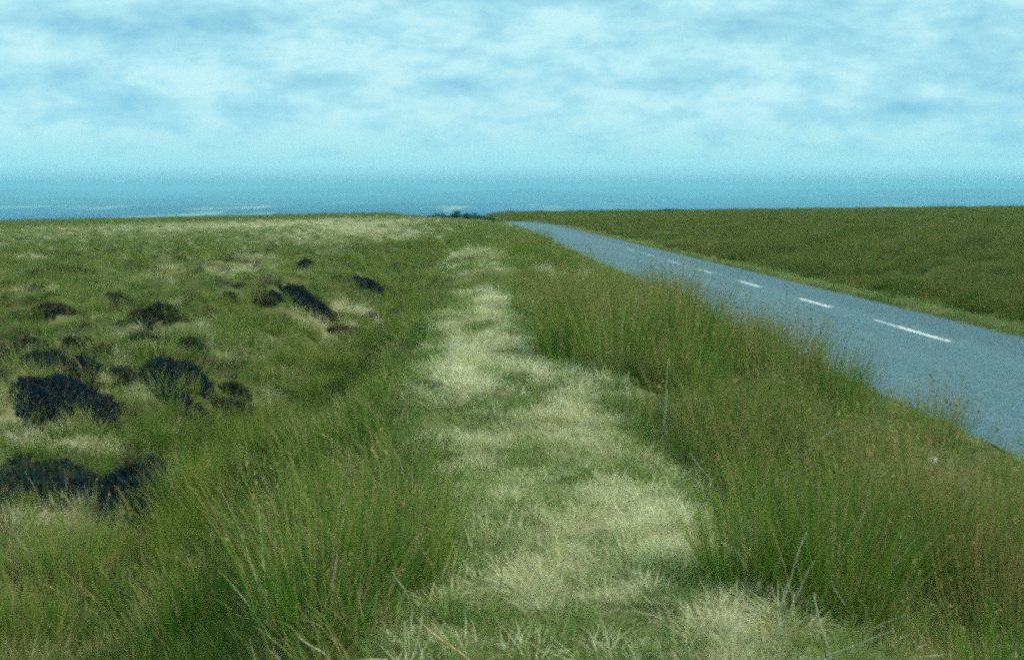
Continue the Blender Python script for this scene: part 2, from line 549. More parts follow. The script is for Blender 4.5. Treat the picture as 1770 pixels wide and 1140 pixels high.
def blades(rng, n, rad, h, wd, lean, curl, seg=3, flop=0.25, ell=(1, 1), z0=None):
    """n curved, tapering blades growing from a disc; returns verts, quads, uv(random, along)"""
    rr = np.sqrt(rng.rand(n))
    ang = rng.rand(n) * 2 * np.pi
    bx, by = rad * rr * np.cos(ang) * ell[0], rad * rr * np.sin(ang) * ell[1]
    dirn = ang + rng.randn(n) * 0.7
    hh = rng.uniform(h[0], h[1], n) * (1 - 0.25 * rr)
    ln = np.abs(lean * (0.25 + 0.75 * rr) + rng.randn(n) * flop)
    cu = curl * rng.uniform(0.3, 1.5, n)
    t = np.linspace(0, 1, seg + 1)
    th = ln[:, None] + cu[:, None] * t[None, :] ** 1.5
    th = np.minimum(th, 2.3)
    st = hh[:, None] / seg
    dxy = np.concatenate([np.zeros((n, 1)), np.cumsum(np.sin(th[:, :-1]) * st, 1)], 1)
    dzz = np.concatenate([np.zeros((n, 1)), np.cumsum(np.cos(th[:, :-1]) * st, 1)], 1)
    px = bx[:, None] + dxy * np.cos(dirn)[:, None]
    py = by[:, None] + dxy * np.sin(dirn)[:, None]
    pz = dzz - 0.02
    if z0 is not None:
        pz = pz + z0(bx, by)[:, None]
    fa = rng.rand(n) * np.pi
    sx, sy = np.cos(fa), np.sin(fa)
    ww = (wd * rng.uniform(0.7, 1.3, n))[:, None] * (1 - 0.85 * t[None, :] ** 1.6) * 0.5
    A = np.stack([px - sx[:, None] * ww, py - sy[:, None] * ww, pz], -1)
    B = np.stack([px + sx[:, None] * ww, py + sy[:, None] * ww, pz], -1)
    V = np.stack([A, B], 2).reshape(-1, 3)
    k0 = (np.arange(n) * (seg + 1) * 2)[:, None] + (np.arange(seg) * 2)[None, :]
    Q = np.stack([k0, k0 + 1, k0 + 3, k0 + 2], -1).reshape(-1, 4)
    rn = np.repeat(rng.rand(n), (seg + 1) * 2)
    tt = np.tile(np.repeat(t, 2), n)
    return V, Q, np.stack([rn, tt], 1)


def merge(parts):
    V, Q, U, o = [], [], [], 0
    for v, q, u in parts:
        V.append(v)
        Q.append(q + o)
        U.append(u)
        o += len(v)
    return np.concatenate(V), np.concatenate(Q), np.concatenate(U)


def tube_np(path, r0, r1, sides=6):
    P = np.asarray(path, float)
    k_ = len(P)
    tg = np.gradient(P, axis=0)
    tg /= np.linalg.norm(tg, axis=1)[:, None]
    ref = np.array([0.31, 0.9, 0.2])
    a_ = np.cross(tg, ref)
    a_ /= np.linalg.norm(a_, axis=1)[:, None]
    b_ = np.cross(tg, a_)
    rad = np.linspace(r0, r1, k_)
    th = np.arange(sides) * 2 * np.pi / sides
    V = (P[:, None, :] + rad[:, None, None] * (np.cos(th)[None, :, None] * a_[:, None, :] + np.sin(th)[None, :, None] * b_[:, None, :])).reshape(-1, 3)
    Q = []
    for i in range(k_ - 1):
        for j in range(sides):
            Q.append((i * sides + j, i * sides + (j + 1) % sides, (i + 1) * sides + (j + 1) % sides, (i + 1) * sides + j))
    return V, np.array(Q)


# ------------------------------------------------------------------ ground: one sheet out to the horizon
def spaced(a0, fine, near, far, grow):
    s, x, st = [0.0], 0.0, fine
    while x < far:
        if x > near:
            st *= grow
        x += st
        s.append(x)
    return np.array(s)


yp = spaced(0, 0.22, 42, 60000, 1.045)
yn = -spaced(0, 1.0, 6, 3000, 1.25)[1:][::-1]
ys = np.concatenate([yn, yp])
lp = spaced(0, 0.2, 16, 42000, 1.07)
lm = -spaced(0, 0.2, 12, 42000, 1.07)[1:][::-1]
ls = np.concatenate([lm, lp])
# snap two lines to each road edge so that its bed stays clean
for e_ in (RL, RR_):
    k = np.argmin(np.abs(ls - e_))
    ls[k] = e_
LL, YY = np.meshgrid(ls, ys, indexing='ij')
XX = X_of(LL, YY)
ZZ = T(LL, YY)
bed = (LL > RL + 0.01) & (LL < RR_ - 0.01) & (YY < 600)
ZZ = np.where(bed, ZZ - 0.08, ZZ)
ni, nj = LL.shape
idx = np.arange(ni * nj).reshape(ni, nj)
Q = np.stack([idx[:-1, :-1], idx[1:, :-1], idx[1:, 1:], idx[:-1, 1:]], -1).reshape(-1, 4)
gm = mesh_np('ground', np.stack([XX, YY, ZZ], -1).reshape(-1, 3), Q, smooth=True)
dr = gm.attributes.new('dry', 'FLOAT', 'POINT')
dr.data.foreach_set('value', (dryness(XX, YY) * (YY < 500) * (YY > -50)).astype(np.float32).ravel())
lo_ = gm.attributes.new('lowland', 'FLOAT', 'POINT')
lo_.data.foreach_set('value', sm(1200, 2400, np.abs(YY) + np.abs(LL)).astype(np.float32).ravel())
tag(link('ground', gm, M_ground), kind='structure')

# ------------------------------------------------------------------ road with its centre line
ry = np.concatenate([np.linspace(-60, 120, 361), np.linspace(121, 560, 220)])
nc = 13
ll = np.linspace(0, 1, nc)
rng = np.random.RandomState(11)
el_ = RL + 0.34 * (fbm(ry * 0.9, ry * 0 + 1, 3) - 0.5) - 0.02
er_ = RR_ + 0.34 * (fbm(ry * 0.8, ry * 0 + 7, 3) - 0.5) + 0.02


def road_z(l, y):
    cam_ = 0.05 * (1 - ((l - (RL + RR_) / 2) / 3.15) ** 2)
    return base_z(y) + np.maximum(cam_, -0.02) - dip(y)


LR = el_[None, :] + (er_ - el_)[None, :] * ll[:, None]
YR = np.repeat(ry[None, :], nc, 0)
ZR = road_z(LR, YR)
idx = np.arange(nc * len(ry)).reshape(nc, len(ry))
Q = np.stack([idx[:-1, :-1], idx[1:, :-1], idx[1:, 1:], idx[:-1, 1:]], -1).reshape(-1, 4)
rm = mesh_np('road', np.stack([X_of(LR, YR), YR, ZR], -1).reshape(-1, 3), Q, np.stack([LR - RL, YR], -1).reshape(-1, 2), True)
road = tag(link('road', rm, M_road), kind='structure')


def marking(y0, y1, wd):
    yy = np.linspace(y0, y1, 6)
    V = []
    for s_ in (-0.5, 0.5):
        l_ = RC + s_ * wd + np.zeros(6)
        V.append(np.stack([X_of(l_, yy), yy, road_z(l_, yy) + 0.006], -1))
    V = np.concatenate(V)
    Q_ = np.array([(i, i + 6, i + 7, i + 1) for i in range(5)])
    return mesh_np('centre_line_dash', V, Q_)


k = 0
y0 = 25.4 - 8.62 * 2
while y0 < 84:
    o = link('centre_line_dash', marking(y0, y0 + 3.3, 0.19 if y0 < 48 else 0.11), M_paint, road)
    if abs(y0 - 25.4) < 0.1:
        link('worn_line_dash', marking(y0 + 3.32, y0 + 4.9, 0.085), M_paint, road)
    y0 += 8.62


# ------------------------------------------------------------------ ground cover nobody could count: scattered tufts
def scatter(name, protos, pts, rots, scls, mat):
    """one object: a cloud of points, each carrying one tuft"""
    c_ = bpy.data.collections.new(name + '_tufts')
    for i, me in enumerate(protos):
        me.materials.append(mat)
        c_.objects.link(bpy.data.objects.new(name + '_tuft', me))
    N = len(pts)
    me = bpy.data.meshes.new(name)
    me.vertices.add(N)
    me.vertices.foreach_set('co', np.ascontiguousarray(pts, np.float32).ravel())
    for nm, ty, key, dat in (('rot', 'FLOAT_VECTOR', 'vector', rots), ('scl', 'FLOAT_VECTOR', 'vector', scls)):
        a_ = me.attributes.new(nm, ty, 'POINT')
        a_.data.foreach_set(key, np.ascontiguousarray(dat, np.float32).ravel())
    a_ = me.attributes.new('pick', 'INT', 'POINT')
    a_.data.foreach_set('value', np.random.RandomState(N).randint(0, len(protos), N).astype(np.int32))
    o = link(name, me, mat)
    g = bpy.data.node_groups.new(name + '_scatter', 'GeometryNodeTree')
    g.interface.new_socket('Geometry', in_out='INPUT', socket_type='NodeSocketGeometry')
    g.interface.new_socket('Geometry', in_out='OUTPUT', socket_type='NodeSocketGeometry')
    gi, go = g.nodes.new('NodeGroupInput'), g.nodes.new('NodeGroupOutput')
    ci = g.nodes.new('GeometryNodeCollectionInfo')
    ci.inputs[0].default_value = c_
    ci.inputs[1].default_value = True
    ci.inputs[2].default_value = True
    ip = g.nodes.new('GeometryNodeInstanceOnPoints')
    ip.inputs['Pick Instance'].default_value = True

    def named(nm, ty):
        q = g.nodes.new('GeometryNodeInputNamedAttribute')
        q.data_type = ty
        q.inputs[0].default_value = nm
        return q.outputs[0]
    e2 = g.nodes.new('FunctionNodeEulerToRotation')
    g.links.new(named('rot', 'FLOAT_VECTOR'), e2.inputs[0])
    g.links.new(gi.outputs[0], ip.inputs['Points'])
    g.links.new(ci.outputs[0], ip.inputs['Instance'])
    g.links.new(named('pick', 'INT'), ip.inputs['Instance Index'])
    g.links.new(e2.outputs[0], ip.inputs['Rotation'])
    g.links.new(named('scl', 'FLOAT_VECTOR'), ip.inputs['Scale'])
    g.links.new(ip.outputs[0], go.inputs[0])
    md = o.modifiers.new('scatter', 'NODES')
    md.node_group = g
    tag(o, kind='stuff')
    return o


def fan(rng, y0, y1, dens, l0=-1e9, l1=1e9, margin=0.16):
    """random places in the wedge of ground the photograph takes in (and a step to each side)"""
    half = 0.45 + margin
    xm = half * y1 + 2.5
    n_ = int(dens * (y1 - y0) * 2 * xm)
    y = rng.uniform(y0, y1, n_)
    x = rng.uniform(-xm, xm, n_)
    l = L_of(x, y)
    k_ = (np.abs(x) < half * y + 2.5) & (l > l0) & (l < l1)
    return x[k_], y[k_], l[k_]


def on_road(l, pad=0.0):
    return (l > RL - 0.12 - pad) & (l < RR_ + 0.12 + pad)


# countable clumps keep the tufts off themselves
KEEP = []


def place(rng, x, y, smin, smax, tilt=0.12, zs=(0.8, 1.25), grow=None):
    if smax > 2:
        zs = (zs[0] * 0.55, zs[1] * 0.55) if smax < 3 else (zs[0] * 0.36, zs[1] * 0.36)
    l = L_of(x, y)
    z = T(l, y)
    n_ = len(x)
    s_ = rng.uniform(smin, smax, n_)
    if grow is not None:
        s_ = s_ * grow
    rot = np.stack([rng.randn(n_) * tilt, rng.randn(n_) * tilt, rng.rand(n_) * 6.283], -1)
    sc_ = np.stack([s_, s_, s_ * rng.uniform(zs[0], zs[1], n_)], -1)
    return np.stack([x, y, z], -1), rot, sc_


def cat3(lst):
    return [np.concatenate([a_[i] for a_ in lst]) for i in range(3)]


# heather places are needed before the grass so that it can leave them free
HEATHER = [
    (62, 872, 205, 108, 'largest blue-black heather clump at the left edge, nearest the camera'),
    (212, 892, 112, 125, 'rounded blue-black heather clump ending the nearest dark row on its right'),
    (40, 748, 150, 70, 'broad dark heather clump at the left edge, second row back'),
    (150, 736, 60, 44, 'small dark heather clump at the right end of the second row'),
    (58, 656, 72, 32, 'dark heather clump left of two touching ones, third row back'),
    (120, 664, 64, 42, 'dark heather clump right of two touching ones, third row back'),
    (92, 684, 80, 18, 'thin low strip of dark heather just below the two touching clumps'),
    (40, 598, 60, 30, 'dark heather clump low on the moor near the left edge'),
    (8, 624, 46, 30, 'dark heather clump cut by the left edge of the picture'),
    (264, 672, 62, 40, 'very dark heather clump beside the pale tussock'),
    (320, 668, 56, 32, 'dark heather clump touching, and right of, the very dark ragged one'),
    (302, 712, 66, 32, 'black oval heather clump alone in pale grass'),
    (342, 728, 34, 16, 'small flat heather clump trailing right of the black oval one'),
    (400, 734, 60, 36, 'brownish dark heather clump beside the tall rushes left of the bank'),
    (404, 688, 44, 20, 'small low heather clump near the rushes left of the bank'),
    (258, 568, 72, 24, 'flat wide brown heather clump alone in the middle of the moor'),
    (195, 536, 52, 24, 'faint dark heather clump halfway up the left moor'),
    (76, 552, 52, 18, 'faint brownish heather clump halfway up the moor near the left edge'),
    (142, 612, 22, 12, 'tiny dark heather clump between the dark rows at left'),
    (120, 618, 50, 18, 'low brownish heather clump at the centre of the left dark patches'),
    (152, 628, 46, 12, 'low greenish heather clump at the end of the left dark patches'),
    (522, 535, 66, 38, 'large dark heather clump left of the bright straw tussock'),
    (494, 520, 40, 24, 'dark heather clump joined to the left of the large one by the bright tussock'),
    (468, 520, 24, 16, 'small round heather clump in the far row'),
    (456, 530, 34, 10, 'flat heather sliver below the small round one in the far row'),
    (390, 520, 20, 14, 'tiny dark heather clump at the left end of the far row'),
    (422, 502, 34, 10, 'thin heather streak above the far row'),
    (520, 470, 30, 8, 'faint heather streak behind the far row'),
    (577, 485, 32, 16, 'dark heather clump behind the bright straw tussock'),
    (635, 498, 38, 28, 'small dark heather clump right beside the green ditch rushes'),
    (618, 499, 22, 12, 'small heather clump behind and right of the bright straw tussock'),
    (570, 562, 30, 12, 'dark heather clump right under the bright straw tussock'),
    (634, 556, 26, 16, 'dark heather clump at the right foot of the bright straw tussock'),
    (596, 584, 52, 20, 'dull heather clump in the pale grass in front of the bright tussock'),
    (322, 612, 30, 16, 'small dark heather clump on open grass in the middle of the left moor'),
    (240, 600, 52, 16, 'greenish heather clump below the flat wide brown one'),
    (205, 665, 36, 18, 'dull green heather clump just below the pale tussock'),
]
HP = []
for (u, v, wd, ht, lab) in HEATHER:
    p = spot(u, v)
    d = math.hypot(p[0], p[1])
    W_, H_ = wd * d / FPX, ht * d / FPX
    W_, H_ = W_ * (1.30 if d < 14.5 else 1.15), H_
    HP.append((p, W_, min(H_, 0.75), lab))
    dep_ = math.sin(math.atan2(EYE - p[2], d))
    hm_ = min(0.10 + 0.30 * H_, 0.22)
    D_ = min(max((ht * d / FPX - 0.8 * hm_) / dep_, 0.35), 2.6)
    if d < 14.5:
        D_ *= 1.35
        p = np.array([p[0] - 0.10 * W_, p[1] - 0.22 * D_, 0.0])
        p[2] = gz(p[0], p[1])
        hm_ = min(hm_ * 1.25, 0.28)
    HP[-1] = (p, W_, D_, hm_, lab)
    KEEP.append((p[0], p[1] + D_ / 2, W_ * (0.45 if d < 14.5 else 0.26), D_ * (0.50 if d < 14.5 else 0.26)))


_hl = spot(1100, 672)
KEEP.append((_hl[0], _hl[1], 0.32))
_st = spot(1612, 812)
for f_ in (1.0, 0.95, 0.9, 0.85, 0.8):
    KEEP.append((_st[0] * f_, _st[1] * f_, 0.38))


def free(x, y):
    k_ = np.ones(len(x), bool)
    for c_ in KEEP:
        k_ &= ((x - c_[0]) / c_[2]) ** 2 + ((y - c_[1]) / c_[-1]) ** 2 > 1
    return k_


rng = np.random.RandomState(3)


def tuft(n_, rad, h, wd, lean, curl, seg=3, flop=0.25):
    v_, q_, u_ = blades(rng, n_, rad, h, wd, lean, curl, seg, flop)
    return mesh_np('tuft', v_, q_, u_)


# short moor grass, left and right of the road
gl, gr, dl = [], [], []
for (y0, y1, dens, s0, s1) in [(2.2, 14, 26, 0.8, 1.25), (14, 32, 13, 0.9, 1.5), (32, 80, 5, 1.1, 1.9), (80, 190, 1.5, 1.6, 2.6), (190, 470, 0.36, 2.2, 3.8)]:
    x, y, l = fan(rng, y0, y1, dens)
    k = (~on_road(l)) & free(x, y)
    x, y, l = x[k], y[k], l[k]
    dry = dryness(x, y)
    isdry = rng.rand(len(x)) < dry * 0.9
    le, re_ = bank_edges(y)
    bank = (l > le - 0.35) & (l < re_ + 0.45) & (y < 33)
    A = ~isdry & ~bank & (l < RL)
    B = ~isdry & (l > RR_ + 0.5 + 0.7 * fbm(y * 0.3, y * 0 + 4, 2))
    D = isdry & ~bank
    gl.append(place(rng, x[A], y[A], s0, s1, grow=np.where((l[A] > 4.6), 0.55, 0.45 + 1.1 * fbm(x[A] * 0.7 + 8, y[A] * 0.4 + 4, 3))))
    gr.append(place(rng, x[B], y[B], s0, s1, grow=(0.75 + 0.5 * sm(RR_, RR_ + 2.0, l[B])) * (0.25 + 1.55 * fbm(x[B] * 0.35 + 8, y[B] * 0.16 + 4, 3))))
    dl.append(place(rng, x[D], y[D], s0 * 0.9, s1 * 0.95, grow=np.where((l[D] > 5.2) & (l[D] < RR_ + 1.2), 0.45, 1.0)))
scatter('moor_grass', [tuft(70, 0.17, (0.12, 0.30), 0.006, 0.55, 0.9) for i in range(5)], *cat3(gl), M_moor)
scatter('roadside_grass', [tuft(70, 0.17, (0.18, 0.40), 0.006, 0.40, 0.6) for i in range(5)], *cat3(gr), M_moor_r)

# the bank top: matted straw with short green turf between
for (y0, y1, dens, s0, s1) in [(2.2, 9, 170, 0.55, 1.0), (9, 20, 85, 0.7, 1.15), (20, 44, 34, 0.9, 1.5)]:
    x, y, l = fan(rng, y0, y1, dens, -1.2, 2.0)
    le, re_ = bank_edges(y)
    k = (l > le - 0.35) & (l < re_ + 0.45) & (y < 33.5)
    x, y, l = x[k], y[k], l[k]
    dry = dryness(x, y)
    isdry = rng.rand(len(x)) < 0.08 + dry * 0.9
    dl.append(place(rng, x[isdry], y[isdry], s0 * 0.75, s1 * 0.8, 0.25, zs=(0.4, 0.8)))
    if y0 < 3:
        sl = []
    k = ~isdry
    sl.append(place(rng, x[k], y[k], s0, s1, 0.2, zs=(0.6, 1.1)))
for (y0, y1, dens, g_) in [(3, 60, 14, 1.0), (60, 160, 3, 1.8)]:
    x, y, l = fan(rng, y0, y1, dens, 4.9, RL + 0.05)
    sl.append(place(rng, x, y, 0.7 * g_, 1.2 * g_))
    x, y, l = fan(rng, y0, y1, dens * 1.6, RR_ - 0.12, RR_ + 1.2)
    sl.append(place(rng, x, y, 0.7 * g_, 1.3 * g_))
scatter('short_turf', [tuft(60, 0.14, (0.05, 0.16), 0.005, 0.7, 0.9, 3, 0.4) for i in range(4)], *cat3(sl), M_short)
scatter('dry_grass', [tuft(75, 0.16, (0.10, 0.30), 0.005, 0.95, 0.9, 3, 0.45) for i in range(5)], *cat3(dl), M_dry)

# thin brown-olive heath round the darker clumps, merging them with the grass
hl = []
for (y0, y1, dens, s0, s1) in [(6, 14, 16, 0.8, 1.2), (14, 30, 8, 0.9, 1.5), (30, 75, 2.5, 1.2, 1.9)]:
    x, y, l = fan(rng, y0, y1, dens, -1e9, -3.6)
    f_ = 0.85 * sm(0.47, 0.60, fbm(x * 0.55 + 44, y * 0.33 + 21, 3))
    for (p, W_, D_, hm_, lab) in HP:
        f_ = np.maximum(f_, 1.0 * np.exp(-(((x - p[0]) / (W_ * 0.75)) ** 2 + ((y - p[1] - D_ / 2) / (D_ * 0.75)) ** 2)))
    k = (rng.rand(len(x)) < f_) & (y < 74)
    hl.append(place(rng, x[k], y[k], s0, s1, 0.2))
scatter('heath', [tuft(70, 0.17, (0.08, 0.22), 0.009, 0.7, 0.5, 2, 0.5) for i in range(4)], *cat3(hl), M_heath)

# rushes filling the ditch on the left, the flank on the right and the foreground
cxs, cys = [], []
_cr = np.random.RandomState(21)
for (y0, y1, dens) in [(2, 16, 1.7), (16, 40, 1.2), (40, 90, 0.5)]:
    cx_, cy_, _ = fan(_cr, y0, y1, dens, -9, 6.4)
    cxs.append(cx_)
    cys.append(cy_)
cxs, cys = np.concatenate(cxs), np.concatenate(cys)
CH = _cr.uniform(0.58, 1.34, len(cxs))
CW = _cr.uniform(0.30, 0.54, len(cxs))


def clumped(x, y):
    """height factor: full in the middle of the nearest rush clump, nothing between clumps"""
    out = np.zeros(len(x))
    for i0 in range(0, len(x), 2000):
        xs, ys_ = x[i0:i0 + 2000], y[i0:i0 + 2000]
        d2 = ((xs[:, None] - cxs[None, :]) ** 2 + (ys_[:, None] - cys[None, :]) ** 2) / (CW[None, :] * np.where(ys_ > 40, 1.7, 1.0)[:, None]) ** 2
        out[i0:i0 + 2000] = (CH[None, :] * np.clip(1 - 0.45 * d2, 0, 1) * (d2 < 1.25)).max(1)
    return out


rl, dd, gd = [], [], []
for (y0, y1, dens, s0, s1) in [(2.6, 6, 15, 0.6, 0.95), (6, 12, 13, 0.65, 1.0), (12, 28, 8, 0.7, 1.05), (28, 70, 2.2, 0.7, 1.15), (70, 260, 0.5, 0.8, 1.4)]:
    x, y, l = fan(rng, y0, y1, dens, -9, 6.4)
    nz = fbm(x * 0.6 + 5, y * 0.45 + 2, 3)
    wl = -4.2 + 1.4 * (nz - 0.5)
    le_ = bank_edges(y)[0]
    left = (l < le_ - 0.45) & (l > wl + np.where(y < 8.5, -2.3, 0) * (1 - sm(6.0, 8.5, y))) & (nz > 0.33)
    left |= (l < -0.30) & (y < 5.2) & (nz > 0.3)
    le, re_ = bank_edges(y)
    nz2 = fbm(x * 0.9 + 15, y * 0.5 + 22, 3)
    right = (l > re_ + 0.22 + 0.7 * (nz2 - 0.5)) & (l < 5.0 + 1.8 * (nz - 0.5) - 0.9 * (y < 11)) & (nz2 > 0.42)
    k = (left | right) & free(x, y)
    k[k] = clumped(x[k], y[k]) > 0.3
    ck = clumped(x[k], y[k])
    re_k = re_[k]
    gk = np.where(right[k], 1.45 * (0.55 + 0.25 * sm(0, 0.7, l[k] - re_k)) + 0.34 * sm(1.6, 3.6, l[k]), np.where(y[k] < 6.5, 0.8, 0.72) * (0.5 + 0.5 * sm(0.2, 1.3, le_[k] - l[k]))) * (0.55 + 0.9 * np.where(right[k], nz2[k], nz[k])) * ck
    lf = left[k] & ~right[k]
    rl.append(place(rng, x[k][~lf], y[k][~lf], s0, s1, 0.10, (0.85, 1.15), gk[~lf]))
    gd.append(place(rng, x[k][lf], y[k][lf], s0, s1, 0.10, (0.85, 1.15), gk[lf]))
    k2 = k & (rng.rand(len(x)) < np.where(right, 0.75, 0.25))
    dd.append(place(rng, x[k2], y[k2], s0 * 0.9, s1 * 0.9, 0.25, (0.6, 1.0)))


def rush_mesh(n_, rad, h, wd=0.0046, heads=0.22):
    V, Q_, U = blades(rng, n_, rad, h, wd, 0.34, 0.26, 4, 0.13)
    # brown flower heads near the tips of some stems
    P = V.reshape(n_, 5, 2, 3).mean(2)
    pick = np.where(rng.rand(n_) < heads)[0]
    hv, hu = [], []
    for i_ in pick:
        for r_ in range(3):
            f_ = rng.uniform(0.55, 0.95)
            c_ = P[i_, 3] * (1 - f_) + P[i_, 4] * f_
            d1 = rng.randn(3) * 0.0055
            d2 = rng.randn(3) * 0.004
            e_ = np.array([rng.randn() * 0.006, rng.randn() * 0.006, 0.014])
            hv += [c_ - d1 * 0.4, c_ + d2, c_ + d1 + e_, c_ - d2 + e_ * 0.5]
            hu += [(0.9, 1.0)] * 4
    if not hv:
        return V, Q_, U
    hv, hu = np.array(hv), np.array(hu)
    return merge([(V, Q_, U), (hv, np.arange(len(hv)).reshape(-1, 4), hu)])


scatter('rushes', [mesh_np('tuft', *rush_mesh(150, 0.22, (0.42, 0.85))) for i in range(4)], *cat3(rl), M_rush)
scatter('ditch_rushes', [mesh_np('tuft', *rush_mesh(150, 0.22, (0.42, 0.85), 0.005, 0.04)) for i in range(4)], *cat3(gd), M_ditch)
scatter('rush_litter', [mesh_np('tuft', *blades(rng, 26, 0.25, (0.25, 0.7), 0.0045, 0.75, 0.5, 3, 0.35)) for i in range(4)], *cat3(dd), M_rush_dead)

# ------------------------------------------------------------------ rush clumps one can tell apart
RM = [mesh_np('rush_clump', *rush_mesh(420, 0.27, (0.55, 1.02))) for i in range(4)]
RD = [mesh_np('dead_stems', *blades(rng, 40, 0.27, (0.35, 0.85), 0.0048, 0.60, 0.35, 4, 0.3)) for i in range(3)]
RG = [mesh_np('rush_clump', *rush_mesh(420, 0.27, (0.5, 0.95), 0.005, 0.04)) for i in range(4)]
for me in RG:
    me.materials.append(M_ditch)
for me in RM:
    me.materials.append(M_rush)
for me in RD:
    me.materials.append(M_rush_dead)
GR_R = 'rush clumps between the bank and the road'
GR_L = 'rush clumps in the ditch left of the bank'
GR_F = 'rush clumps in the foreground'
CLUMPS = [
    (905, 505, 0.70, GR_R, 'small dark rush clump just right of the pale far hump'),
    (955, 520, 0.80, GR_R, 'rush clump behind the bank edge, between the far hump and the road'),
    (1010, 560, 0.95, GR_R, 'brown-tipped rush clump left of the tall spiky one by the road'),
    (1065, 640, 1.10, GR_R, 'big rush clump with a dark hollow and pale dead stems at its foot'),
    (1135, 560, 1.15, GR_R, 'tall spiky dark rush clump standing against the middle of the road'),
    (1160, 640, 0.80, GR_R, 'rush clump with tangled bleached stems right of the dark hollow'),
    (1275, 650, 1.25, GR_R, 'rush clump with feathery tips against the road below the third dash'),
    (1350, 690, 1.30, GR_R, 'wide brownish rush clump overlapping the road edge'),
    (1445, 710, 1.35, GR_R, 'rush clump with a dark upright strand standing against the road'),
    (1615, 770, 1.1, GR_R, 'isolated rush clump on the verge nearest the road at right'),
    (1235, 790, 0.95, GR_R, 'rush clump on the bank flank beside the bright matted grass'),
    (1340, 850, 1.00, GR_R, 'dense green rush clump crossed by a long arching pale stem'),
    (1460, 900, 1.00, GR_R, 'rush clump below the long arching pale stem'),
    (1300, 1010, 0.80, GR_F, 'short rush clump with straw at its foot on the right edge of the bank top'),
    (1440, 1060, 0.95, GR_F, 'rush clump with crossing pale stems at the bottom right of the bank'),
    (1590, 1040, 1.00, GR_F, 'dark green rush clump behind the ochre diagonal stem'),
    (1740, 1010, 1.00, GR_F, 'large rush clump at the right edge of the picture'),
    (600, 660, 0.95, GR_L, 'broad green rush clump filling the ditch left of the bank'),
    (530, 690, 0.85, GR_L, 'rush clump at the moor side of the ditch'),
    (640, 590, 0.85, GR_L, 'green rush clump in the ditch right of the bright straw tussock'),
    (700, 540, 0.80, GR_L, 'rush clump in the ditch against the left flank of the bank'),
    (690, 455, 0.75, GR_L, 'far dark rush clump in the ditch behind the heather row'),
    (470, 800, 0.80, GR_L, 'fanned rush clump where the ditch meets the foreground'),
    (340, 880, 0.80, GR_F, 'rush clump just right of the nearest heather row'),
    (130, 1010, 0.85, GR_F, 'rush clump below the nearest heather at far left'),
    (40, 1130, 0.80, GR_F, 'rush clump in the bottom left corner'),
    (360, 1090, 0.90, GR_F, 'rush clump with long leaning stems at bottom left'),
    (560, 1080, 0.95, GR_F, 'densest green rush clump at the bottom, left of the bank'),
    (690, 1010, 0.85, GR_F, 'rush clump with pale flecked stems against the left foot of the bank'),
    (560, 930, 0.80, GR_F, 'olive rush clump behind the densest one at the bottom'),
]
for i, (u, v, s_, grp, lab) in enumerate(CLUMPS):
    p = spot(u, v)
    o = link('rush_clump', (RM if grp == GR_R or i % 3 == 0 else RG)[i % 4])
    o.location = p
    o.rotation_euler = (rng.randn() * 0.05, rng.randn() * 0.05, rng.rand() * 6.28)
    o.scale = (s_, s_, s_ * rng.uniform(0.88, 1.02))
    tag(o, lab, 'rush', grp)
    c_ = link('dead_stems', RD[i % 3], None, o)

